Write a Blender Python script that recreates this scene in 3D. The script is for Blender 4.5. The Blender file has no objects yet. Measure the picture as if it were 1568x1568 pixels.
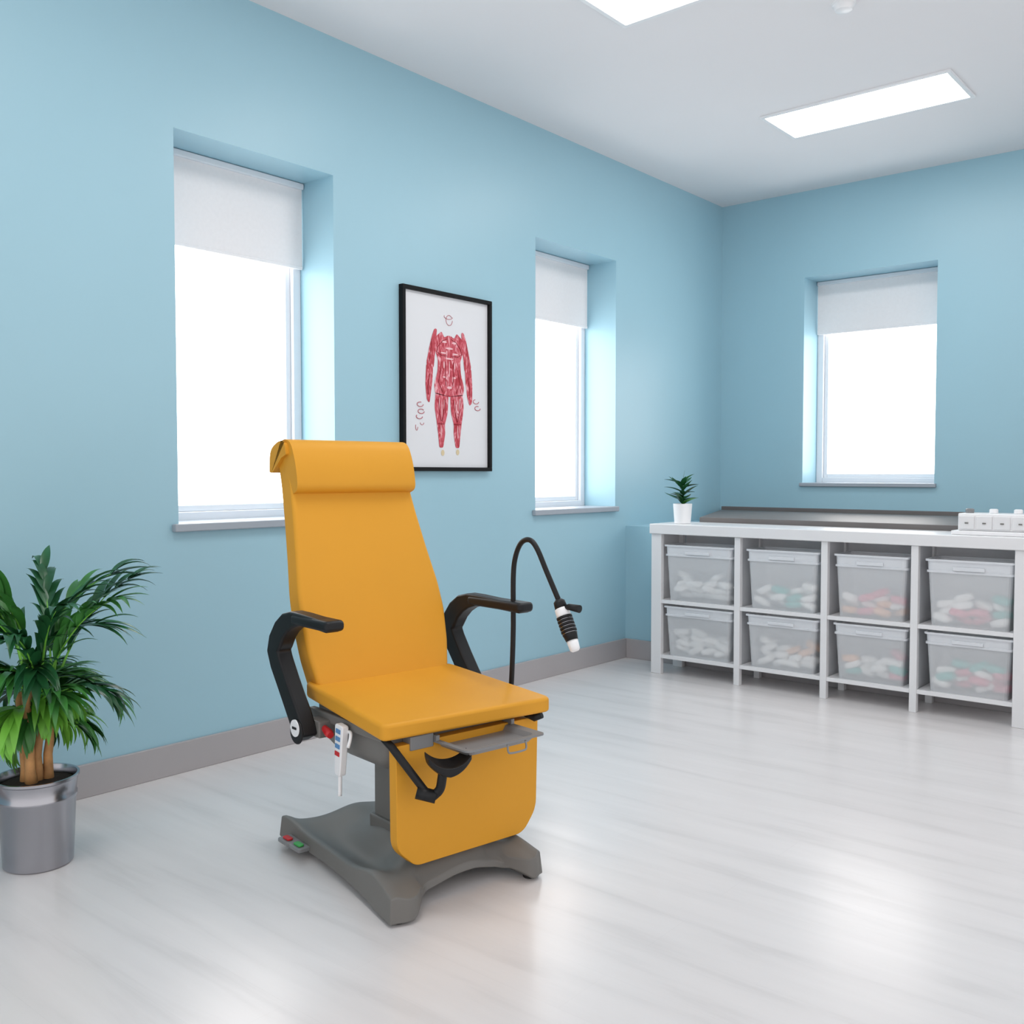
import bpy, bmesh, math, random
from mathutils import Vector, Matrix
random.seed(7)
scene=bpy.context.scene
try:
    scene.view_settings.view_transform='Standard'
except Exception as e: print(e)

# ---------------------------------------------------------------- materials
def srgb(r,g,b):
    def c(x):
        x/=255.0
        return x/12.92 if x<=0.04045 else ((x+0.055)/1.055)**2.4
    return (c(r),c(g),c(b),1)
def mat(name,col,rough=0.5,metal=0.0,noise=0.0,nscale=8,bump=0.0,bscale=200,coat=0,spec=0.5,trans=0,alpha=1,emit=0):
    m=bpy.data.materials.new(name); m.use_nodes=True
    nt=m.node_tree; b=nt.nodes['Principled BSDF']
    b.inputs['Base Color'].default_value=col
    b.inputs['Roughness'].default_value=rough
    b.inputs['Metallic'].default_value=metal
    b.inputs['Specular IOR Level'].default_value=spec
    b.inputs['Coat Weight'].default_value=coat
    b.inputs['Transmission Weight'].default_value=trans
    b.inputs['Alpha'].default_value=alpha
    if emit:
        b.inputs['Emission Color'].default_value=col
        b.inputs['Emission Strength'].default_value=emit
    tc=nt.nodes.new('ShaderNodeTexCoord')
    if noise>0:
        n=nt.nodes.new('ShaderNodeTexNoise'); n.inputs['Scale'].default_value=nscale; n.inputs['Detail'].default_value=4
        nt.links.new(tc.outputs['Object'],n.inputs['Vector'])
        r=nt.nodes.new('ShaderNodeValToRGB')
        r.color_ramp.elements[0].position=0.3; r.color_ramp.elements[1].position=0.7
        r.color_ramp.elements[0].color=tuple(max(0,c*(1-noise)) for c in col[:3])+(1,)
        r.color_ramp.elements[1].color=tuple(min(1,c*(1+noise)) for c in col[:3])+(1,)
        nt.links.new(n.outputs['Fac'],r.inputs['Fac']); nt.links.new(r.outputs['Color'],b.inputs['Base Color'])
    if bump>0:
        n2=nt.nodes.new('ShaderNodeTexNoise'); n2.inputs['Scale'].default_value=bscale
        nt.links.new(tc.outputs['Object'],n2.inputs['Vector'])
        bp=nt.nodes.new('ShaderNodeBump'); bp.inputs['Strength'].default_value=bump; bp.inputs['Distance'].default_value=0.002
        nt.links.new(n2.outputs['Fac'],bp.inputs['Height']); nt.links.new(bp.outputs['Normal'],b.inputs['Normal'])
    return m
def emat(name,col,s):
    m=bpy.data.materials.new(name); m.use_nodes=True; nt=m.node_tree; nt.nodes.clear()
    e=nt.nodes.new('ShaderNodeEmission'); e.inputs[0].default_value=col; e.inputs[1].default_value=s
    o=nt.nodes.new('ShaderNodeOutputMaterial'); nt.links.new(e.outputs[0],o.inputs[0]); return m

M_wall=mat('wall_paint_blue',srgb(158,197,212),0.38,noise=0.015,nscale=1.2,bump=0.03,bscale=120)
M_ceil=mat('ceiling_paint',srgb(236,234,236),0.8,noise=0.01,nscale=1)
M_base=mat('baseboard_grey',srgb(172,168,170),0.35,noise=0.02,nscale=3)
M_white=mat('white_gloss',srgb(240,240,242),0.3)
M_frame=mat('window_frame_white',srgb(228,232,238),0.35)
M_sill=mat('sill_grey',srgb(160,168,178),0.35)
M_blind=mat('blind_fabric',srgb(236,234,236),0.9,noise=0.015,nscale=60,bump=0.15,bscale=400)
M_pane=emat('daylight_emission_pane',(1,0.99,0.98,1),4.8)  # glass made emissive, glow stands in for overexposed daylight outside
M_lamp=emat('light_diffuser',(1,0.99,0.97,1),13.0)
M_yel=mat('upholstery_amber',srgb(219,155,44),0.55,noise=0.012,nscale=5,bump=0.05,bscale=350,spec=0.3)
M_black=mat('black_plastic',srgb(26,26,28),0.45,spec=0.3)
M_pframe=mat('poster_frame_black',srgb(16,16,18),0.6,spec=0.2)
M_grey=mat('chair_grey_plastic',srgb(116,114,111),0.5,noise=0.015,nscale=4,spec=0.35)
M_grey2=mat('tray_grey',srgb(130,131,133),0.4)
M_dark=mat('rubber_dark',srgb(25,25,26),0.7)
M_red=mat('red_plastic',srgb(200,35,40),0.35)
M_green=mat('green_plastic',srgb(60,170,80),0.35)
M_blue=mat('blue_label',srgb(90,140,190),0.4)
M_steel=mat('brushed_steel',srgb(172,172,178),0.22,metal=1.0,noise=0.04,nscale=3)
M_soil=mat('soil',srgb(45,35,30),0.95,noise=0.3,nscale=40,bump=1,bscale=60)
M_trunk=mat('palm_trunk',srgb(198,146,94),0.7,noise=0.3,nscale=18,bump=0.6,bscale=40)
M_leafd=mat('leaf_dark',srgb(34,88,50),0.32,noise=0.4,nscale=9)
M_leafm=mat('leaf_mid',srgb(62,126,56),0.36,noise=0.35,nscale=9)
M_leafl=mat('leaf_light',srgb(116,184,66),0.40,noise=0.25,nscale=9)
M_topgrey=mat('worktop_grey',srgb(112,108,107),0.5,noise=0.05,nscale=4,spec=0.3)
M_unit=mat('unit_white',srgb(226,226,228),0.3)
M_unitback=mat('unit_back_grey',srgb(208,210,214),0.6)
M_clear=mat('clear_tub_plastic',srgb(240,243,247),0.30,alpha=0.50)
M_tubrim=mat('tub_rim',srgb(232,235,240),0.3,alpha=0.78)
M_cloth=mat('packs_white',srgb(245,243,240),0.8,noise=0.03,nscale=20)
M_teal=mat('packs_teal',srgb(40,180,170),0.7)
M_pink=mat('packs_pink',srgb(222,110,132),0.7)
M_peach=mat('packs_peach',srgb(236,176,132),0.7)
M_paper=mat('poster_paper',srgb(222,223,227),0.5)

def anatomy_mat():
    m=bpy.data.materials.new('anatomy_ink'); m.use_nodes=True; nt=m.node_tree; b=nt.nodes['Principled BSDF']
    tc=nt.nodes.new('ShaderNodeTexCoord'); mp=nt.nodes.new('ShaderNodeMapping'); mp.inputs['Scale'].default_value=(1,1,0.4)
    n=nt.nodes.new('ShaderNodeTexNoise'); n.inputs['Scale'].default_value=52; n.inputs['Detail'].default_value=4; n.inputs['Distortion'].default_value=1.4
    r=nt.nodes.new('ShaderNodeValToRGB'); e=r.color_ramp.elements
    e[0].position=0.36; e[0].color=srgb(170,34,50); e[1].position=0.68; e[1].color=srgb(232,176,184)
    k=e.new(0.54); k.color=srgb(204,88,102)
    nt.links.new(tc.outputs['Object'],mp.inputs[0]); nt.links.new(mp.outputs[0],n.inputs['Vector']); nt.links.new(n.outputs['Fac'],r.inputs[0]); nt.links.new(r.outputs[0],b.inputs['Base Color'])
    b.inputs['Roughness'].default_value=0.6
    return m
M_ink=anatomy_mat()

def floor_mat():
    m=bpy.data.materials.new('floor_pale_laminate'); m.use_nodes=True; nt=m.node_tree; b=nt.nodes['Principled BSDF']
    tc=nt.nodes.new('ShaderNodeTexCoord')
    mp=nt.nodes.new('ShaderNodeMapping'); mp.inputs['Scale'].default_value=(0.8,7,1)
    n=nt.nodes.new('ShaderNodeTexNoise'); n.inputs['Scale'].default_value=1.6; n.inputs['Detail'].default_value=7; n.inputs['Roughness'].default_value=0.55; n.inputs['Distortion'].default_value=0.35
    r=nt.nodes.new('ShaderNodeValToRGB'); e=r.color_ramp.elements
    e[0].position=0.28; e[0].color=srgb(214,210,210); e[1].position=0.70; e[1].color=srgb(228,224,224)
    k=e.new(0.45); k.color=srgb(223,219,219)
    nt.links.new(tc.outputs['Object'],mp.inputs[0]); nt.links.new(mp.outputs[0],n.inputs['Vector']); nt.links.new(n.outputs['Fac'],r.inputs[0])
    br=nt.nodes.new('ShaderNodeTexBrick'); br.inputs['Scale'].default_value=1; br.inputs['Mortar Size'].default_value=0.0010
    br.inputs['Brick Width'].default_value=1.3; br.inputs['Row Height'].default_value=0.19; br.offset=0.37
    br.inputs['Color1'].default_value=(1,1,1,1); br.inputs['Color2'].default_value=(0.985,0.985,0.985,1); br.inputs['Mortar'].default_value=(0.965,0.965,0.965,1)
    nt.links.new(tc.outputs['Object'],br.inputs['Vector'])
    mx=nt.nodes.new('ShaderNodeMix'); mx.data_type='RGBA'; mx.blend_type='MULTIPLY'; mx.inputs[0].default_value=1
    nt.links.new(r.outputs[0],mx.inputs[6]); nt.links.new(br.outputs['Color'],mx.inputs[7]); nt.links.new(mx.outputs[2],b.inputs['Base Color'])
    b.inputs['Roughness'].default_value=0.25; b.inputs['Specular IOR Level'].default_value=0.5
    return m
M_floor=floor_mat()

# ---------------------------------------------------------------- helpers
def link(ob): scene.collection.objects.link(ob); return ob
def empty(name,loc=(0,0,0),rot=0):
    e=bpy.data.objects.new(name,None); e.empty_display_size=0.1; e.location=loc; e.rotation_euler=(0,0,rot); return link(e)
def from_bm(name,bm,mats,parent=None,smooth=False,bevel=0,seg=3,subsurf=0):
    bmesh.ops.recalc_face_normals(bm,faces=bm.faces[:])
    me=bpy.data.meshes.new(name); bm.to_mesh(me); bm.free()
    if not isinstance(mats,(list,tuple)): mats=[mats]
    for m in mats: me.materials.append(m)
    if smooth or bevel:
        for p in me.polygons: p.use_smooth=True
    ob=bpy.data.objects.new(name,me); link(ob)
    if parent: ob.parent=parent
    if bevel:
        b=ob.modifiers.new('bevel','BEVEL'); b.width=bevel; b.segments=seg; b.limit_method='ANGLE'; b.angle_limit=math.radians(35); b.harden_normals=True
    if subsurf:
        s=ob.modifiers.new('sub','SUBSURF'); s.levels=subsurf; s.render_levels=subsurf
    return ob
def add_box(bm,a,b,mi=0):
    vs=[bm.verts.new((x,y,z)) for x in (a[0],b[0]) for y in (a[1],b[1]) for z in (a[2],b[2])]
    for f in [(0,1,3,2),(4,6,7,5),(0,4,5,1),(2,3,7,6),(0,2,6,4),(1,5,7,3)]:
        fc=bm.faces.new([vs[i] for i in f]); fc.material_index=mi
def box(name,a,b,m,parent=None,bevel=0,seg=2):
    bm=bmesh.new(); add_box(bm,a,b); return from_bm(name,bm,m,parent,bevel=bevel,seg=seg)
def add_prism(bm,pts,off,mi=0):
    off=Vector(off); n=len(pts)
    A=[bm.verts.new(p) for p in pts]; B=[bm.verts.new(Vector(p)+off) for p in pts]
    bm.faces.new(A).material_index=mi; bm.faces.new(B[::-1]).material_index=mi
    for i in range(n):
        bm.faces.new([A[i],B[i],B[(i+1)%n],A[(i+1)%n]]).material_index=mi
def prism(name,pts,off,m,parent=None,bevel=0,seg=3):
    bm=bmesh.new(); add_prism(bm,pts,off); return from_bm(name,bm,m,parent,bevel=bevel,seg=seg)
def rounded(pts,r,n=5):
    out=[]; N=len(pts)
    for i in range(N):
        p0=Vector(pts[i-1]); p=Vector(pts[i]); p1=Vector(pts[(i+1)%N])
        rr=r[i] if isinstance(r,(list,tuple)) else r
        if rr<=0: out.append(tuple(p)); continue
        a=p+(p0-p).normalized()*rr; b=p+(p1-p).normalized()*rr
        for k in range(n+1):
            t=k/n; q=a*(1-t)**2+p*2*t*(1-t)+b*t*t; out.append(tuple(q))
    return out
def add_tube(bm,pts,rad,seg=12,mi=0,caps=True):
    pts=[Vector(p) for p in pts]; n=len(pts)
    if not isinstance(rad,(list,tuple)): rad=[rad]*n
    rings=[]; prev=None
    for i,p in enumerate(pts):
        t=(pts[min(i+1,n-1)]-pts[max(i-1,0)]).normalized()
        if prev is None:
            u=t.cross(Vector((0,0,1)))
            if u.length<1e-3: u=t.cross(Vector((0,1,0)))
        else: u=prev-t*prev.dot(t)
        u.normalize(); prev=u; w=t.cross(u)
        rings.append([bm.verts.new(p+(u*math.cos(2*math.pi*k/seg)+w*math.sin(2*math.pi*k/seg))*rad[i]) for k in range(seg)])
    for i in range(n-1):
        for k in range(seg):
            f=bm.faces.new([rings[i][k],rings[i][(k+1)%seg],rings[i+1][(k+1)%seg],rings[i+1][k]]); f.material_index=mi; f.smooth=True
    if caps:
        bm.faces.new(rings[0][::-1]).material_index=mi; bm.faces.new(rings[-1]).material_index=mi
def smooth_path(pts,n=8):
    pts=[Vector(p) for p in pts]; P=[pts[0]*2-pts[1]]+pts+[pts[-1]*2-pts[-2]]; out=[]
    for i in range(1,len(P)-2):
        for k in range(n):
            t=k/n; a,b,c,d=P[i-1],P[i],P[i+1],P[i+2]
            out.append(0.5*((2*b)+(c-a)*t+(2*a-5*b+4*c-d)*t*t+(3*b-a-3*c+d)*t**3))
    out.append(pts[-1]); return out
def tube(name,pts,rad,m,parent=None,seg=14):
    bm=bmesh.new(); add_tube(bm,pts,rad,seg); ob=from_bm(name,bm,m,parent); return ob
def lathe(name,prof,m,parent=None,loc=(0,0,0),seg=48,mi=None):
    bm=bmesh.new(); rings=[]
    for r,z in prof:
        rings.append([bm.verts.new((loc[0]+r*math.cos(2*math.pi*k/seg),loc[1]+r*math.sin(2*math.pi*k/seg),loc[2]+z)) for k in range(seg)])
    for i in range(len(rings)-1):
        for k in range(seg):
            f=bm.faces.new([rings[i][k],rings[i][(k+1)%seg],rings[i+1][(k+1)%seg],rings[i+1][k]])
            if mi: f.material_index=mi[i]
    bm.faces.new(rings[0][::-1]); f=bm.faces.new(rings[-1])
    if mi: f.material_index=mi[-1]
    ob=from_bm(name,bm,m,parent)
    for p in ob.data.polygons: p.use_smooth=True
    try: ob.data.set_sharp_from_angle(angle=math.radians(40))
    except Exception: pass
    return ob

# ---------------------------------------------------------------- room shell
XL=-3.513; YB=6.62; H=3.175; T=0.35; YF=-1.2; XR=1.8; D=0.25
W1=(2.12,2.92,0.99,2.556); W2=(4.395,5.215,0.98,2.55); W3=(-2.87,-1.975,1.125,2.575)
def wall_cells(bm,u0,u1,holes,mk):
    us=sorted(set([u0,u1]+[q for h in holes for q in h[:2]]))
    for a,b in zip(us[:-1],us[1:]):
        hh=[h for h in holes if h[0]<=a+1e-6 and h[1]>=b-1e-6]
        if not hh: mk(a,b,0,H)
        else: mk(a,b,0,hh[0][2]); mk(a,b,hh[0][3],H)
bm=bmesh.new(); wall_cells(bm,YF,YB+T,[W1,W2],lambda a,b,z0,z1: add_box(bm,(XL-T,a,z0),(XL,b,z1))); from_bm('wall_left',bm,M_wall)
bm=bmesh.new(); wall_cells(bm,XL,XR,[W3],lambda a,b,z0,z1: add_box(bm,(a,YB,z0),(b,YB+T,z1))); from_bm('wall_back',bm,M_wall)
box('floor',(XL-T,YF,-0.1),(XR,YB+T,0),M_floor)
box('ceiling',(XL-T,YF,H),(XR,YB+T,H+0.12),M_ceil)
LY=5.34
box('baseboard_left',(XL,YF,0),(XL+0.015,LY-0.001,0.125),M_base,bevel=0.003)
box('baseboard_back',(0.901,YB-0.015,0),(XR,YB,0.125),M_base,bevel=0.003)

def window(name,axis,w):
    a,b,z0,z1=w; e=empty(name)
    fw=0.045; dd=D
    def bx(nm,u0,u1,d0,d1,za,zb,m,bev=0.004):
        if axis=='L': return box(nm,(XL-d1,u0,za),(XL-d0,u1,zb),m,e,bevel=bev)
        return box(nm,(u0,YB+d0,za),(u1,YB+d1,zb),m,e,bevel=bev)
    bx('frame_left',a,a+fw,dd-0.01,dd+0.06,z0,z1,M_frame)
    bx('frame_right',b-fw,b,dd-0.01,dd+0.06,z0,z1,M_frame)
    bx('frame_bottom',a+fw,b-fw,dd-0.01,dd+0.06,z0,z0+fw,M_frame)
    bx('frame_top',a+fw,b-fw,dd-0.01,dd+0.06,z1-fw,z1,M_frame)
    s=0.028
    bx('sash_left',a+fw,a+fw+s,dd+0.012,dd+0.05,z0+fw,z1-fw,M_frame)
    bx('sash_right',b-fw-s,b-fw,dd+0.012,dd+0.05,z0+fw,z1-fw,M_frame)
    bx('sash_bottom',a+fw+s,b-fw-s,dd+0.012,dd+0.05,z0+fw,z0+fw+s,M_frame)
    bx('sash_top',a+fw+s,b-fw-s,dd+0.012,dd+0.05,z1-fw-s,z1-fw,M_frame)
    bx('pane',a+fw+s,b-fw-s,dd+0.028,dd+0.034,z0+fw+s,z1-fw-s,M_pane,0)
    if axis=='L':
        box('sill',(XL-dd+0.01,a+0.001,z0),(XL,b-0.001,z0+0.010),M_sill,e)
        box('sill_nose',(XL,a-0.030,z0-0.022),(XL+0.028,b+0.010,z0+0.010),M_sill,e,bevel=0.005)
    else:
        box('sill',(a+0.001,YB,z0),(b-0.001,YB+dd-0.01,z0+0.010),M_sill,e)
        box('sill_nose',(a-0.015,YB-0.025,z0-0.016),(b+0.015,YB,z0+0.010),M_sill,e,bevel=0.005)
    return e
window('window_1','L',W1); window('window_2','L',W2); window('window_3','B',W3)
def blind(axis,w,zb):
    a,b,z0,z1=w; e=empty('roller_blind')
    def bx(nm,u0,u1,d0,d1,za,zb_,m,bev=0.003):
        if axis=='L': return box(nm,(XL-d1,u0,za),(XL-d0,u1,zb_),m,e,bevel=bev)
        return box(nm,(u0,YB+d0,za),(u1,YB+d1,zb_),m,e,bevel=bev)
    bx('cassette',a+0.003,b-0.003,D-0.045,D-0.012,z1-0.030,z1-0.001,M_frame,0.006)
    bx('fabric',a+0.006,b-0.006,D-0.030,D-0.026,zb,z1-0.028,M_blind,0)
    bx('hem_bar',a+0.006,b-0.006,D-0.035,D-0.021,zb-0.014,zb+0.002,M_blind,0.004)
blind('L',W1,2.17); blind('L',W2,2.155); blind('B',W3,2.21)

def clight(x0,x1,y0,y1):
    e=empty('ceiling_light_panel')
    f=0.022; z=H
    for nm,a,b in [('trim_a',(x0-f,y0-f,z-0.012),(x1+f,y0,z)),('trim_b',(x0-f,y1,z-0.012),(x1+f,y1+f,z)),('trim_c',(x0-f,y0,z-0.012),(x0,y1,z)),('trim_d',(x1,y0,z-0.012),(x1+f,y1,z))]:
        box(nm,a,b,M_white,e,bevel=0.002)
    box('diffuser',(x0,y0,z-0.008),(x1,y1,z-0.001),M_lamp,e)
clight(-2.455,-1.495,5.105,5.505); clight(-2.42,-1.46,3.25,3.66); clight(-2.42,-1.46,1.35,1.76)
lathe('smoke_detector',[(0.02,-0.034),(0.035,-0.030),(0.042,-0.014),(0.048,-0.010),(0.050,0.0)],M_white,loc=(-1.62,4.10,H))

box('wall_ledge',(XL,LY,0),(0.9,YB,0.86),M_wall)
box('baseboard_ledge',(XL+0.016,LY-0.015,0),(0.9,LY,0.125),M_base,bevel=0.003)
bm=bmesh.new(); add_prism(bm,[(-2.99,LY+0.03,0.862),(0.9,LY+0.03,0.862),(0.9,YB-0.02,0.862),(XL+0.02,YB-0.02,0.862)],(0,0,0.068))
add_box(bm,(XL+0.02,YB-0.02,0.862),(0.9,YB-0.001,0.955))
from_bm('trim_ledge_worktop',bm,M_topgrey,bevel=0.004)

# ---------------------------------------------------------------- poster
def poster():
    e=empty('anatomy_poster',(XL,0,0))
    y0,y1,z0,z1=3.325,3.985,1.212,2.125; f=0.02
    for nm,a,b in [('frame_bottom',(0,y0,z0),(0.03,y1,z0+f)),('frame_top',(0,y0,z1-f),(0.03,y1,z1)),('frame_left',(0,y0,z0+f),(0.03,y0+f,z1-f)),('frame_right',(0,y1-f,z0+f),(0.03,y1,z1-f))]:
        box(nm,a,b,M_pframe,e,bevel=0.002)
    box('paper',(0.002,y0+f,z0+f),(0.012,y1-f,z1-f),M_paper,e)
    W=y1-y0-2*f; Hh=z1-z0-2*f
    def P(s,t,d=0.0135): return (d,y0+f+s*W,z1-f-t*Hh)
    bm=bmesh.new()
    def blob(pts,d=0.0135):
        pts=rounded([Vector(q) for q in pts],0.014,3)
        bm.faces.new([bm.verts.new(P(s,t,d)) for s,t in pts])
    blob([(.43,.205),(.46,.24),(.50,.225),(.54,.225),(.58,.24),(.61,.205),(.68,.24),(.695,.31),(.655,.37),(.66,.44),(.70,.52),(.69,.57),(.52,.585),(.35,.57),(.34,.52),(.38,.44),(.385,.37),(.345,.31),(.36,.24)])
    blob([(.375,.195),(.345,.195),(.31,.25),(.285,.31),(.25,.40),(.275,.43),(.335,.425),(.355,.32)],0.0137)
    blob([(.665,.195),(.695,.195),(.73,.25),(.755,.31),(.79,.40),(.765,.43),(.705,.425),(.685,.32)],0.0137)
    blob([(.25,.405),(.33,.415),(.32,.50),(.30,.58),(.285,.63),(.255,.61),(.24,.52)])
    blob([(.71,.415),(.79,.405),(.805,.52),(.80,.61),(.77,.63),(.74,.58),(.72,.50)])
    blob([(.355,.565),(.51,.582),(.50,.68),(.465,.75),(.47,.80),(.445,.885),(.40,.885),(.385,.80),(.365,.72),(.345,.65)])
    blob([(.53,.582),(.685,.565),(.695,.65),(.675,.72),(.655,.80),(.64,.885),(.595,.885),(.57,.80),(.575,.75),(.54,.68)])
    from_bm('muscle_figure',bm,M_ink,e)
    bm=bmesh.new()
    for (s,t,a,b) in [(.52,.30,.045,.006),(.46,.265,.03,.006),(.58,.265,.03,.006),(.45,.33,.035,.005),(.59,.33,.035,.005),(.52,.36,.05,.005),(.52,.42,.005,.05),(.455,.40,.007,.02),(.585,.40,.007,.02),(.52,.53,.03,.008),(.43,.66,.005,.05),(.61,.66,.005,.05),(.42,.79,.005,.04),(.62,.79,.005,.04),(.46,.47,.02,.005),(.58,.47,.02,.005),(.40,.63,.004,.04),(.64,.63,.004,.04),(.455,.64,.004,.04),(.585,.64,.004,.04)]:
        vs=[bm.verts.new(P(s+a*math.cos(k*math.pi/6),t+b*math.sin(k*math.pi/6),0.0142)) for k in range(12)]; bm.faces.new(vs)
    from_bm('rib_highlights',bm,mat('ink_pale',srgb(236,190,196),0.6),e)
    bm=bmesh.new()
    def line(pts,r=.0016): add_tube(bm,[P(s,t,0.0143) for s,t in pts],r,5)
    for sg in (-1,1):
        m_=lambda s: .52+sg*s
        line([(m_(.02),.245),(m_(.08),.26),(m_(.14),.30),(m_(.15),.33)]); line([(m_(.03),.345),(m_(.10),.345),(m_(.14),.33)])
        line([(m_(.05),.38),(m_(.05),.45),(m_(.04),.52)]); line([(m_(.10),.42),(m_(.13),.50),(m_(.08),.56)])
        line([(m_(.13),.60),(m_(.12),.68),(m_(.10),.73)]); line([(m_(.05),.60),(m_(.07),.68),(m_(.09),.73)]); line([(m_(.06),.745),(m_(.14),.745)])
        line([(m_(.21),.26),(m_(.22),.33),(m_(.24),.39)]); line([(m_(.23),.46),(m_(.25),.53),(m_(.25),.58)])
    from_bm('muscle_lines',bm,mat('ink_crimson',srgb(140,22,38),0.6),e)
    M_ln=mat('ink_line',srgb(190,110,118),0.6)
    bm=bmesh.new()
    def loop(c,a,b,n=14,r=0.0014,w0=1.0):
        add_tube(bm,[P(c[0]+a*math.cos(w0*2*math.pi*k/n),c[1]+b*math.sin(w0*2*math.pi*k/n),0.0135) for k in range(n+1)],r,6)
    loop((.52,.135),.038,.030,w0=.9); loop((.51,.115),.05,.014,w0=.55)
    for c,w0 in [((.18,.64),.8),((.19,.68),.9),((.17,.71),.6),((.85,.60),.7),((.87,.64),.8)]: loop(c,.035,.013,r=.002,w0=w0)
    loop((.14,.77),.012,.02,w0=.6); loop((.20,.745),.02,.012,w0=.5)
    from_bm('line_drawings',bm,M_ln,e)
    bm=bmesh.new()
    for s,t in [(.44,.915),(.62,.91)]:
        vs=[bm.verts.new(P(s+.02*math.cos(k*math.pi/6),t+.018*math.sin(k*math.pi/6),0.0136)) for k in range(12)]; bm.faces.new(vs)
    from_bm('foot_marks',bm,mat('ink_tan',srgb(214,196,160),0.6),e)
poster()

# ---------------------------------------------------------------- shelving unit
def shelving():
    e=empty('shelving_unit')
    y0,y1=5.02,5.315
    xs=[-3.085,-2.555,-2.05,-1.585,-1.095]
    bm=bmesh.new()
    add_box(bm,(-3.125,y0-0.015,0.84),(-1.045,y1+0.05,0.90))
    from_bm('top_board',bm,M_unit,e,bevel=0.005)
    for i,x in enumerate(xs):
        w=0.034 if i in(0,4) else 0.018
        for yy in (y0,y1-0.04):
            box('leg_%d'%i,(x-w,yy,0),(x+w,yy+0.035,0.84),M_unit,e,bevel=0.003)
        box('divider_%d'%i,(x-0.007,y0+0.036,0.10),(x+0.007,y1-0.041,0.84),M_unitback if 0<i<4 else M_unit,e)
    for z,nm in ((0.095,'bottom_shelf'),(0.425,'middle_shelf')):
        for i in range(4):
            box(nm+'_%d'%i,(xs[i]+0.018,y0+0.004,z),(xs[i+1]-0.018,y1-0.006,z+0.022),M_unit,e,bevel=0.002)
    box('back_panel',(-3.05,y1-0.005,0.09),(-1.12,y1,0.84),M_unitback,e)
    def tub(x0,x1,z0,ht,pal):
        b=empty('storage_bin')
        cx=(x0+x1)/2; ya,yb=y0+0.006,y1-0.045; cy=(ya+yb)/2
        wx=(x1-x0)/2; wy=(yb-ya)/2
        t=0.86
        bm=bmesh.new()
        def ring(k,z,ins=0):
            pts=rounded([(-wx*k+ins,-wy*k+ins),(wx*k-ins,-wy*k+ins),(wx*k-ins,wy*k-ins),(-wx*k+ins,wy*k-ins)],0.025,4)
            return [bm.verts.new((cx+p[0],cy+p[1],z)) for p in pts]
        R=[ring(t,z0),ring(0.93,z0+ht*0.8)]
        n=len(R[0])
        for a,c in zip(R[:-1],R[1:]):
            for k in range(n): bm.faces.new([a[k],a[(k+1)%n],c[(k+1)%n],c[k]])
        bm.faces.new(R[0][::-1])
        from_bm('tub_body',bm,M_clear,b)
        bm=bmesh.new()
        zz=z0+ht*0.8
        R=[ring(0.93,zz),ring(0.97,zz),ring(0.97,zz+0.010),ring(0.94,zz+0.012),ring(0.95,z0+ht-0.010),ring(1.0,z0+ht-0.010),ring(1.0,z0+ht),ring(0.94,z0+ht)]
        for a,c in zip(R[:-1],R[1:]):
            for k in range(n): bm.faces.new([a[k],a[(k+1)%n],c[(k+1)%n],c[k]])
        from_bm('tub_rim',bm,M_tubrim,b)
        box('handle',(cx-wx*0.35,ya-0.004,z0+ht*0.84),(cx+wx*0.35,ya+0.006,z0+ht*0.90),M_tubrim,b,bevel=0.003)
        # contents: folded packets, small pouches
        bm=bmesh.new()
        rr=random.Random(int(x0*1000+z0*77))
        for k in range(16):
            lay=k//4
            px=cx+(-.60+.40*(k%4)+rr.uniform(-.08,.08))*wx; py=cy+rr.uniform(-.50,.10)*wy
            pz=z0+0.020+lay*0.034+rr.uniform(0,.008)
            if lay==3 and rr.random()<.5: continue
            mi=0 if rr.random()<0.5 else rr.choice(pal)
            res=bmesh.ops.create_icosphere(bm,subdivisions=2,radius=1)
            ph=rr.uniform(0,6); q=Matrix.Rotation(rr.uniform(-.5,.5),3,'Y')@Matrix.Rotation(rr.uniform(-.6,.6),3,'Z')
            for v in res['verts']:
                u=v.co.copy()
                sq=lambda x: math.copysign(abs(x)**0.55,x)
                u=Vector((sq(u.x),sq(u.y),sq(u.z)))*(1+.06*math.sin(6*u.x+ph+4*u.z))
                v.co=q@Vector((u.x*wx*.23,u.y*wy*.26,u.z*0.020))+Vector((px,py,pz+.010))
            for v in res['verts']:
                for f in v.link_faces: f.material_index=mi; f.smooth=True
        from_bm('packs',bm,[M_cloth,M_teal,M_pink,M_peach],b)
        return b
    for i in range(4):
        x0=xs[i]+0.045; x1=xs[i+1]-0.030
        tub(x0,x1,0.447,0.330,[[0],[1,1,0],[3,2,0],[1,2,1]][i]); tub(x0,x1,0.117,0.295,[[0],[0,0,3],[1,3,2,3],[1,2,1]][i])
shelving()

def organiser():
    e=empty('desk_organiser',(-1.27,5.17,0.90),0)
    box('tray_base',(-0.16,-0.10,0),(0.21,0.10,0.02),M_white,e,bevel=0.004)
    box('body',(-0.135,-0.075,0.02),(0.20,0.085,0.105),M_white,e,bevel=0.006)
    for i in range(4):
        x=-0.13+i*0.080
        box('drawer_%d'%i,(x,-0.082,0.028),(x+0.072,-0.074,0.092),M_unit,e,bevel=0.003)
        box('pull_%d'%i,(x+0.03,-0.088,0.055),(x+0.045,-0.081,0.061),M_grey,e)
    for i in range(3):
        lathe('jar_%d'%i,[(0.018,0),(0.02,0.002),(0.02,0.018),(0.014,0.022)],[M_grey2,M_white,M_white][i],e,loc=(-0.1+i*0.11,0.0,0.105))
organiser()

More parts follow.
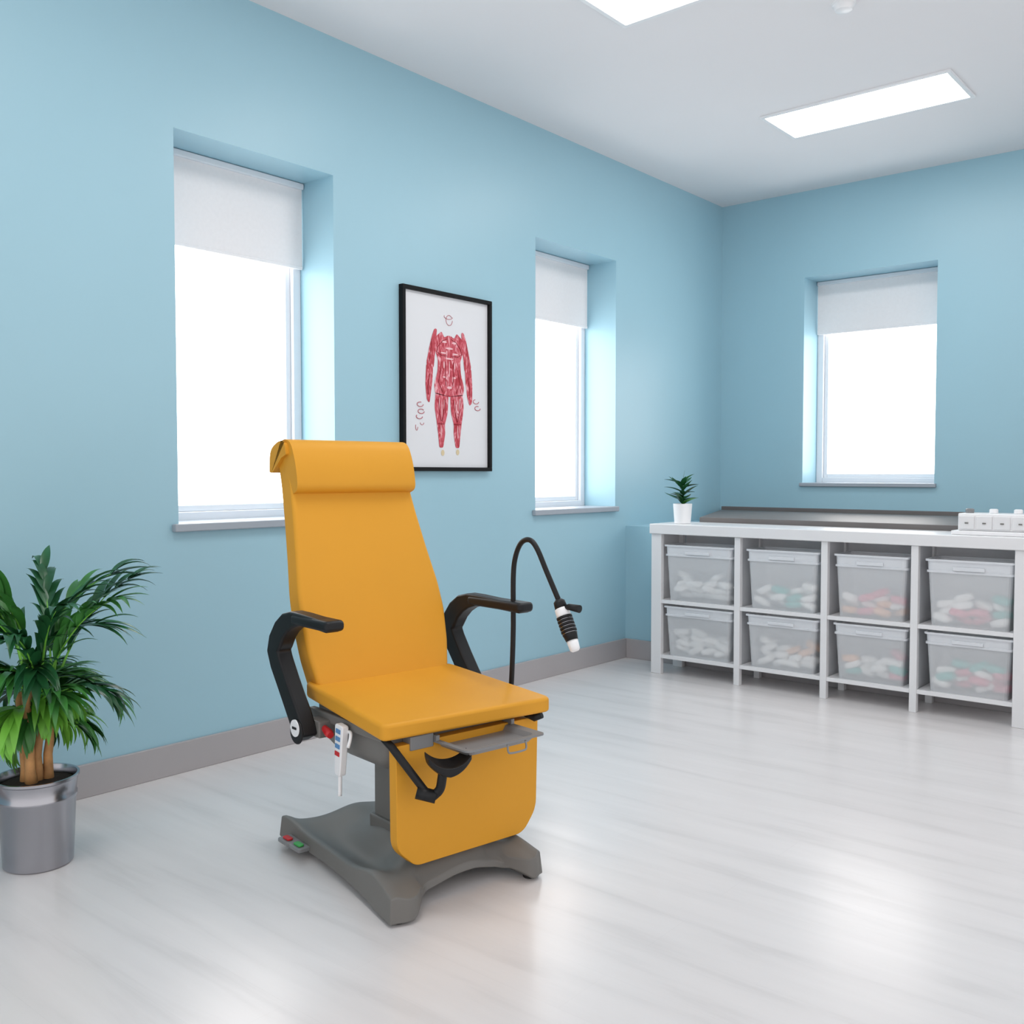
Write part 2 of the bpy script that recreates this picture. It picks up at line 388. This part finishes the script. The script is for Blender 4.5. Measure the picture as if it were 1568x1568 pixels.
# ---------------------------------------------------------------- leaves
def add_leaf(bm,base,az,el,length,width,droop,mi=0,n=9,fold=0.35):
    base=Vector(base)
    side=Vector((-math.sin(az),math.cos(az),0)); p=base.copy(); rows=[]
    cur=el
    for i in range(n+1):
        t=i/n
        w=width*(math.sin(math.pi*min(1,(t*0.93+0.07))**0.75)) if i<n else 0.0003
        w=max(w,0.0004)
        dirv=Vector((math.cos(az)*math.cos(cur),math.sin(az)*math.cos(cur),math.sin(cur)))
        up=dirv.cross(side)*-1
        rows.append([bm.verts.new(p-side*w+up*(-fold*w)),bm.verts.new(p),bm.verts.new(p+side*w+up*(-fold*w))])
        p=p+dirv*(length/n); cur-=droop/n*(0.5+t)
    for a,b in zip(rows[:-1],rows[1:]):
        for k in range(2):
            f=bm.faces.new([a[k],a[k+1],b[k+1],b[k]]); f.material_index=mi; f.smooth=True

def palm():
    cx,cy=-3.03,1.335
    e=empty('potted_palm',(cx,cy,0))
    lathe('metal_pot',[(0.096,0.0),(0.100,0.004),(0.110,0.20),(0.114,0.205),(0.114,0.215),(0.111,0.22),(0.116,0.262),(0.121,0.266),(0.121,0.274),(0.114,0.274),(0.110,0.262),(0.108,0.245)],M_steel,e,seg=64)
    lathe('soil',[(0.05,0.235),(0.109,0.24),(0.106,0.25),(0.06,0.256),(0.02,0.258)],M_soil,e)
    bm=bmesh.new()
    rnd=random.Random(3)
    tops=[]
    for k in range(5):
        a=k*1.256+0.3; r=0.030 if k else 0
        b=Vector((math.cos(a)*r,math.sin(a)*r,0.245)); h=rnd.uniform(0.24,0.36)
        t=b+Vector((math.cos(a)*0.02,math.sin(a)*0.02,h))
        pts=[b.lerp(t,j/6)+Vector((rnd.uniform(-.003,.003),rnd.uniform(-.003,.003),0)) for j in range(7)]
        add_tube(bm,pts,[0.020,0.015,0.014,0.013,0.013,0.012,0.010],10); tops.append(t)
    from_bm('trunks',bm,M_trunk,e)
    bm=bmesh.new()
    def frond(base,az,el,L,droop,mi,lw):
        n=9; p=Vector(base); cur=el; pts=[p.copy()]; dirs=[]
        for i in range(n):
            t=i/n
            d=Vector((math.cos(az)*math.cos(cur),math.sin(az)*math.cos(cur),math.sin(cur))); dirs.append((d,cur))
            p=p+d*L/n; pts.append(p.copy()); cur-=droop/n*(0.4+1.2*t)
        add_tube(bm,pts,[0.005*(1-0.8*i/n) for i in range(n+1)],5,mi=2)
        for i in range(3,n+1):
            d,c=dirs[min(i,n-1)]
            t=i/n; ll=lw*(1.0-0.35*abs(t-0.6)*2)
            for s in (-1,1):
                add_leaf(bm,pts[i],az+s*rnd.uniform(.25,.62)*(1.15-0.5*t),c+rnd.uniform(-.1,.35),ll,rnd.uniform(.012,.016),rnd.uniform(.8,1.8),mi,9)
        add_leaf(bm,pts[-1],az,cur,lw*0.8,0.014,.6,mi,8)
    for k in range(13):
        az=k*2.399+0.4; el=rnd.uniform(1.12,1.48); L=rnd.uniform(.32,.46)
        frond(tops[k%5],az,el,L,rnd.uniform(.8,1.3),rnd.choice([0,0,1]),rnd.uniform(.16,.21))
    for k in range(14):
        az=k*2.399+1.1; el=rnd.uniform(.5,1.05); L=rnd.uniform(.14,.23)
        frond(tops[k%5]-Vector((0,0,0.02)),az,el,L,rnd.uniform(.9,1.4),rnd.choice([0,1]),rnd.uniform(.16,.20))
    for k in range(14):
        az=k*2.399+2.0; el=rnd.uniform(-.1,.5); L=rnd.uniform(.08,.13)
        frond(tops[k%5]-Vector((0,0,0.07)),az,el,L,rnd.uniform(1.0,1.7),rnd.choice([2,2,2,1]),rnd.uniform(.14,.18))
    xl=XL+0.02-cx
    for v in bm.verts:
        if v.co.x<xl: v.co.x=xl+ (v.co.x-xl)*0.02
    from_bm('fronds',bm,[M_leafd,M_leafm,M_leafl],e)
palm()
def small_plant():
    e=empty('potted_succulent',(-2.965,5.12,0.90))
    lathe('white_pot',[(0.044,0),(0.048,0.003),(0.056,0.112),(0.056,0.120),(0.050,0.120),(0.048,0.105)],M_white,e)
    lathe('soil',[(0.02,0.10),(0.048,0.103),(0.02,0.109)],M_soil,e)
    bm=bmesh.new(); rnd=random.Random(5)
    add_tube(bm,[(0,0,0.1),(0.004,0,0.2),(-0.003,0,0.27)],[0.006,0.005,0.003],8,mi=0)
    for k in range(22):
        az=k*2.4; z=0.112+0.0062*k
        add_leaf(bm,(0,0,z),az,rnd.uniform(.1,.8),rnd.uniform(.085,.130),rnd.uniform(.016,.022),rnd.uniform(-.5,.5),rnd.choice([0,0,1]),7,0.5)
    add_leaf(bm,(0,0,0.24),0.5,1.45,0.09,0.006,.1,0,6)
    from_bm('leaves',bm,[M_leafd,M_leafm],e)
small_plant()

# ---------------------------------------------------------------- examination chair
def sstep(a,b,x):
    t=max(0,min(1,(x-a)/(b-a))); return t*t*(3-2*t)
def chair():
    e=empty('examination_chair',(-2.31,2.15,0),-math.radians(9))
    yc=-0.035
    bm=bmesh.new()
    NS,NT=41,41
    def gz(s,t):
        side=abs(s)
        hub=0.052*math.exp(-((t-0.48)/0.19)**2)*math.exp(-(s/0.50)**2)
        spine=0.026*math.exp(-(s/0.40)**2)
        beam=0.050*math.exp(-((t-0.84)/0.15)**2)*(1-0.30*side**2)
        rear=0.014*math.exp(-((t-0.04)/0.12)**2)
        rim=0.014*math.exp(-((side-0.96)/0.10)**2)
        basin=-0.020*math.exp(-((t-0.5)/0.25)**2)*math.exp(-((side-0.66)/0.18)**2)
        return 0.052+hub+spine+beam+rear+rim+basin-0.02*sstep(.9,1,t)*(side<.6)
    def pos(s,t):
        hl=0.222+(0.308-0.222)*t; hr=0.225+(0.218-0.225)*t
        hw=(hl if s<0 else hr) - 0.016*math.sin(math.pi*t)
        a=abs(s)
        xr=-0.185-0.085*a**2.2; xf=0.432+(0.080 if s<0 else 0.092)*sstep(.45,.80,a)-0.015*sstep(.85,1,a)
        return xr+(xf-xr)*t, yc+s*hw
    top=[];bot=[]
    for j in range(NT):
        t=j/(NT-1); rt_=[];rb=[]
        for i in range(NS):
            s=-1+2*i/(NS-1); x,y=pos(s,t); z=gz(s,t)
            rt_.append(bm.verts.new((x,y,z)))
            ss=abs(s)
            arch_f=max(0,1-(ss/0.76)**2)**0.5 if ss<0.76 else 0
            k=abs(2*t-1)
            arch_s=max(0,1-(k/0.75)**2)**0.5 if k<0.75 else 0
            zb=0.008+0.044*arch_f+0.012*arch_s*(1-arch_f)
            xx=x+(0.006 if t==1 else 0)-(0.006 if t==0 else 0); yy=y+(0.006*(1 if s>0 else -1) if abs(s)==1 else 0)
            rb.append(bm.verts.new((xx,yy,min(zb,z-0.02))))
        top.append(rt_);bot.append(rb)
    for j in range(NT-1):
        for i in range(NS-1):
            bm.faces.new([top[j][i],top[j][i+1],top[j+1][i+1],top[j+1][i]])
            bm.faces.new([bot[j][i],bot[j+1][i],bot[j+1][i+1],bot[j][i+1]])
    for j in range(NT-1):
        bm.faces.new([top[j][0],top[j+1][0],bot[j+1][0],bot[j][0]])
        bm.faces.new([top[j][-1],bot[j][-1],bot[j+1][-1],top[j+1][-1]])
    for i in range(NS-1):
        bm.faces.new([top[0][i],bot[0][i],bot[0][i+1],top[0][i+1]])
        bm.faces.new([top[-1][i],top[-1][i+1],bot[-1][i+1],bot[-1][i]])
    from_bm('base',bm,M_grey,e,bevel=0.009,seg=3)
    for (s,t) in [(-.90,.04),(.90,.04),(-.90,.96),(.88,.96)]:
        x,y=pos(s,t); lathe('foot_pad',[(0.018,0),(0.02,0.002),(0.02,0.012),(0.012,0.02)],M_dark,e,loc=(x,y,0),seg=20)
    for i,(m,dx) in enumerate([(M_red,0.0),(M_green,0.07)]):
        prism('pedal_plate_%d'%i,[(a-0.16+dx,b-0.290,0.026) for a,b in rounded([(-.036,-.022),(.036,-.022),(.036,.03),(-.036,.03)],0.012,4)],(0,0,0.012),M_grey2,e,bevel=0.003)
        prism('pedal_%d'%i,[(a-0.16+dx,b-0.292,0.0385) for a,b in rounded([(-.020,-.010),(.020,-.010),(.020,.010),(-.020,.010)],0.008,4)],(0,0,0.006),m,e,bevel=0.002)
    # column
    prism('column',[(a,b,0.08) for a,b in rounded([(.035,-.095),(.145,-.095),(.145,.055),(.035,.055)],0.010,4)],(0,0,0.33),M_grey,e,bevel=0.002)
    prism('column_collar',[(a,b,0.085) for a,b in rounded([(.022,-.108),(.158,-.108),(.158,.07),(.022,.07)],0.016,4)],(0,0,0.045),M_grey,e,bevel=0.006)
    # under-seat housing with rounded belly
    bm=bmesh.new(); rings=[]
    prof=[(0.515,1.0,1.0),(0.465,1.0,1.0),(0.435,.98,.98),(0.405,.91,.95),(0.378,.78,.88),(0.358,.60,.78),(0.350,.40,.6)]
    for z,kx,ky in prof:
        rings.append([bm.verts.new((0.19+p[0]*kx+0.03*(1-kx),yc+p[1]*ky,z)) for p in rounded([(-.20,-.245),(.20,-.245),(.20,.245),(-.20,.245)],0.05,6)])
    n=len(rings[0])
    for a,b in zip(rings[:-1],rings[1:]):
        for k in range(n): bm.faces.new([a[k],a[(k+1)%n],b[(k+1)%n],b[k]])
    bm.faces.new(rings[0]); bm.faces.new(rings[-1][::-1])
    from_bm('seat_housing',bm,M_grey,e,smooth=True)
    box('side_rail_left',(-0.01,-0.30,0.462),(0.40,-0.275,0.492),M_grey,e,bevel=0.006)
    box('side_rail_right',(-0.01,0.205,0.462),(0.40,0.23,0.492),M_grey,e,bevel=0.006)
    # seat cushion
    c2=rounded([(-.035,-.300),(.44,-.328),(.478,.262),(.0,.228)],[0.03,0.022,0.03,0.03],5)
    top_=[(x,y,0.562-0.085*x) for x,y in c2]
    prism('seat',top_,(0,0,-0.046),M_yel,e,bevel=0.011,seg=4)
    # backrest
    th=math.radians(18)
    def BP(y,s,n): return (0.028-math.sin(th)*s+math.cos(th)*n, yc+y, 0.548+math.cos(th)*s+math.sin(th)*n)
    outl=[(-.245,0),(.245,0),(.266,.10),(.277,.21),(.272,.30),(.253,.42),(.236,.55),(.226,.66),(.222,.775),(-.222,.775),(-.226,.66),(-.235,.55),(-.248,.42),(-.262,.30),(-.266,.21),(-.260,.10)]
    outl=rounded(outl,[.02,.02]+[.02]*6+[.03,.03]+[.02]*6,3)
    prism('backrest',[BP(y,s,0) for y,s in outl],Vector(BP(0,0,-0.075))-Vector(BP(0,0,0)),M_yel,e,bevel=0.014,seg=4)
    prism('backrest_shell',[BP(y*0.93,0.02+s*0.95,-0.074) for y,s in outl],Vector(BP(0,0,-0.02))-Vector(BP(0,0,0)),M_grey,e,bevel=0.006)
    # headrest: front cushion + cap wrapping over the top
    hp=rounded([(-.01,.618),(.030,.620),(.046,.70),(.034,.785),(-.01,.806),(-.03,.800),(-.03,.70)],[.004,.020,.05,.03,.02,.01,.01],6)
    prism('headrest_cushion',[BP(-.225,s,n) for n,s in hp],(0,.452,0),M_yel,e,bevel=0.014,seg=4)
    hp=rounded([(-.020,.745),(.012,.745),(.016,.785),(-.012,.803),(-.085,.796),(-.112,.725),(-.094,.718)],[.004,.004,.02,.025,.03,.008,.006],5)
    prism('headrest_wrap',[BP(-.236,s,n) for n,s in hp],(0,.470,0),M_yel,e,bevel=0.005,seg=3)
    # armrests
    cl0=[(.086,.424),(.070,.455),(.050,.485),(.022,.52),(-.018,.572),(-.060,.628),(-.077,.662),(-.066,.69),(-.035,.73),(.0,.756),(.04,.770),(.09,.776),(.2,.773),(.31,.768)]
    wd=[.030,.033,.033,.032,.032,.034,.036,.036,.034,.031,.025,.018,.016,.014]
    for nm,ya,yb,tip in (('armrest_left',-.385,-.335,.255),('armrest_right',.275,.325,.318)):
        cl=cl0[:-1]+[(tip-.01,.768)]
        L=[];R=[]
        for i,(x,z) in enumerate(cl):
            a=Vector(cl[max(0,i-1)]); b=Vector(cl[min(len(cl)-1,i+1)]); t=(b-a).normalized(); nn=Vector((-t.y,t.x))
            p=Vector((x,z)); L.append(p+nn*wd[i]); R.append(p-nn*wd[i])
        rb=[tuple(p) for p in L+R[::-1]]
        prism(nm,[(x,ya,z) for x,z in rb],(0,yb-ya,0),M_black,e,bevel=0.012,seg=3)
        prism(nm+'_pad',[(a,b,0.757) for a,b in rounded([(.04,ya-.004),(tip,ya-.004),(tip,yb+.010),(.04,yb+.010)],0.02,5)],(0,0,0.032),M_black,e,bevel=0.012,seg=3)
        add=1 if ya>0 else -1
        oy=ya if add<0 else yb
        bm=bmesh.new(); add_tube(bm,[(.080,oy,.447),(.080,oy+add*0.006,.447)],0.036,28); from_bm(nm+'_boss',bm,M_black,e,bevel=0.003)
        bm=bmesh.new(); add_tube(bm,[(.077,oy+add*0.004,.458),(.077,oy+add*0.0085,.458)],0.025,28); from_bm(nm+'_cap',bm,M_white,e)
        if add<0: box(nm+'_bracket',(.05,yb-0.002,.425),(.12,-.27,.475),M_grey,e,bevel=0.005)
        else: box(nm+'_bracket',(.05,.20,.425),(.12,.277,.475),M_grey,e,bevel=0.005)
    box('cap_mark',(.065,-.3950,.455),(.089,-.3932,.462),M_dark,e)
    # foot panel
    pts=rounded([(-.275,.455),(.250,.455),(.243,.17),(.190,.105),(-.210,.108),(-.272,.165)],[.004,.004,.03,.03,.02,.03],5)
    prism('leg_panel',[(0.425,y,z) for y,z in pts],(-0.035,0,0),M_yel,e,bevel=0.008,seg=3)
    box('leg_panel_back',(0.375,-.22,.14),(0.391,.19,.44),M_grey,e,bevel=0.004)
    # tray below the seat front
    tx,ty=0.445,-0.005
    bm=bmesh.new()
    def rr(w,d,z): return [bm.verts.new((tx+p[0],ty+p[1],z)) for p in rounded([(-d,-w),(d,-w),(d,w),(-d,w)],0.02,4)]
    rg=[rr(.105,.095,.434),rr(.113,.103,.4345),rr(.122,.112,.449),rr(.145,.135,.452),rr(.145,.135,.447),rr(.127,.117,.444),rr(.115,.105,.428),rr(.105,.095,.427)]
    n=len(rg[0])
    for a,b in zip(rg[:-1],rg[1:]):
        for k in range(n): bm.faces.new([a[k],a[(k+1)%n],b[(k+1)%n],b[k]])
    bm.faces.new(rg[0]); bm.faces.new(rg[-1][::-1])
    from_bm('instrument_tray',bm,M_grey2,e)
    hx=tx+.133
    tube('tray_handle',smooth_path([(hx,ty+.0,.445),(hx+.003,ty+.0,.425),(hx+.006,ty+.012,.420),(hx+.006,ty+.055,.420),(hx+.003,ty+.067,.425),(hx,ty+.067,.445)],5),0.003,M_grey2,e,8)
    box('tray_slide_left',(.22,ty-.145,.452),(.44,ty-.133,.467),M_grey2,e); box('tray_slide_right',(.22,ty+.133,.452),(.44,ty+.145,.467),M_grey2,e)
    # leg support (black)
    dx=-.008; dy=-.006
    tube('legholder_bar',[(.41+dx,-.300,.478),(.43+dx,-.288,.458),(.495+dx,-.222+dy,.345),(.505+dx,-.212+dy,.325)],[.010,.011,.011,.013],M_black,e)
    tube('legholder_joint',[(.485+dx,-.238+dy,.337),(.520+dx,-.198+dy,.324)],[.018,.018],M_black,e)
    tube('legholder_post',smooth_path([(.512+dx,-.203+dy,.325),(.526+dx,-.190+dy,.345),(.531+dx,-.186+dy,.375),(.530+dx,-.182+dy,.40)],5),[.013]*16,M_black,e)
    bm=bmesh.new(); rows=[]
    for i in range(17):
        u=-1+2*i/16
        row=[]
        for j in range(9):
            w=-1+2*j/8
            ww=w*(1-0.25*abs(u)**3)
            row.append((0.530+dx+ww*0.044+u*0.022, -0.165+dy+u*0.056-ww*0.022, 0.402+0.030*abs(u)**2.2+0.010*abs(w)**2))
        rows.append(row)
    A=[[bm.verts.new(p) for p in r] for r in rows]; B=[[bm.verts.new((p[0],p[1],p[2]-0.024+0.010*abs(-1+2*i/16))) for p in r] for i,r in enumerate(rows)]
    for i in range(16):
        for j in range(8):
            bm.faces.new([A[i][j],A[i][j+1],A[i+1][j+1],A[i+1][j]]); bm.faces.new([B[i][j],B[i+1][j],B[i+1][j+1],B[i][j+1]])
        bm.faces.new([A[i][0],A[i+1][0],B[i+1][0],B[i][0]]); bm.faces.new([A[i][-1],B[i][-1],B[i+1][-1],A[i+1][-1]])
    for j in range(8):
        bm.faces.new([A[0][j],B[0][j],B[0][j+1],A[0][j+1]]); bm.faces.new([A[-1][j],A[-1][j+1],B[-1][j+1],B[-1][j]])
    from_bm('legholder_cup',bm,M_black,e,bevel=0.003)
    tube('legholder_socket_right',[(.40,.20,.475),(.45,.215,.460),(.47,.225,.47)],[.012,.012,.010],M_black,e)
    # hand controller + red release knob on left side
    rem=empty('hand_controller_mount'); rem.parent=e; rem.location=(.208,-.330,.385); rem.rotation_euler=(0,0.10,0)
    prism('hand_controller',[(a,0,b) for a,b in rounded([(-.022,.10),(.022,.10),(.018,-.05),(-.012,-.05)],0.01,4)],(0,.022,0),M_white,rem,bevel=0.004)
    for i in range(4):
        box('key_%d'%i,(-.012,-.002,.075-i*.022),(.012,.001,.088-i*.022),M_blue if i!=3 else M_red,rem,bevel=0.001)
    tube('controller_cable',smooth_path([(.003,.011,-.045),(.005,.011,-.08),(.007,.011,-.110)],4),0.006,M_white,rem,8)
    tube('controller_hook',smooth_path([(-.01,.02,.07),(.03,.02,.085),(.05,.01,.075),(.055,0,.05)],4),0.005,M_white,rem,8)
    tube('release_knob',[(.085,-.31,.462),(.115,-.318,.455),(.150,-.322,.446),(.165,-.325,.443)],[.008,.009,.013,.010],M_red,e,12)
    box('bracket_plate',(.39,-.23,.435),(.43,-.15,.475),M_grey2,e,bevel=0.004)
    # gooseneck lamp on right side
    lp=smooth_path([(.235,.30,.44),(.245,.30,.55),(.252,.30,.70),(.252,.30,.86),(.262,.30,.93),(.29,.30,.978),(.33,.30,.990),(.365,.30,.965),(.41,.30,.895),(.465,.30,.81)],7)
    tube('gooseneck',lp,.0085,M_black,e,12)
    box('gooseneck_clamp',(.215,.20,.44),(.255,.315,.475),M_grey,e,bevel=0.005)
    a=Vector((.462,.30,.815)); b=Vector((.538,.30,.665)); d=(b-a)
    bm=bmesh.new(); add_tube(bm,[a+d*t for t in (0,.05,.18)],[.009,.018,.02],20,0); add_tube(bm,[a+d*t for t in (.18,.19,.33,.34)],[.020,.022,.023,.022],20,1)
    for k in range(5):
        t0=.34+k*.065; add_tube(bm,[a+d*t0,a+d*(t0+.040)],[.025,.025],20,0); add_tube(bm,[a+d*(t0+.040),a+d*(t0+.065)],[.022,.022],20,2)
    add_tube(bm,[a+d*t for t in (.665,.70,.80)],[.024,.022,.019],20,0)
    add_tube(bm,[a+d*t for t in (.80,.97,1.0)],[.018,.016,.011],20,1)
    from_bm('lamp_head',bm,[M_black,M_white,M_steel],e)
    tube('lamp_handle',[(.485,.30,.79),(.505,.305,.795),(.545,.31,.792)],[.007,.010,.012],M_black,e)
    box('back_hinge',(-.06,yc-.20,.46),(.02,yc+.20,.53),M_grey,e,bevel=0.008)
chair()

# ---------------------------------------------------------------- world + camera
w=bpy.data.worlds.new('world'); scene.world=w; w.use_nodes=True
bg=w.node_tree.nodes['Background']; bg.inputs[0].default_value=(1,0.985,0.98,1); bg.inputs[1].default_value=1.17

cam=bpy.data.cameras.new('camera'); co=bpy.data.objects.new('camera',cam); link(co)
cam.sensor_width=36; cam.lens=36*1494/1568
co.location=(0,0,1.2); co.rotation_euler=(math.radians(90-2.26),0,math.radians(40))
cam.clip_start=0.05
scene.camera=co
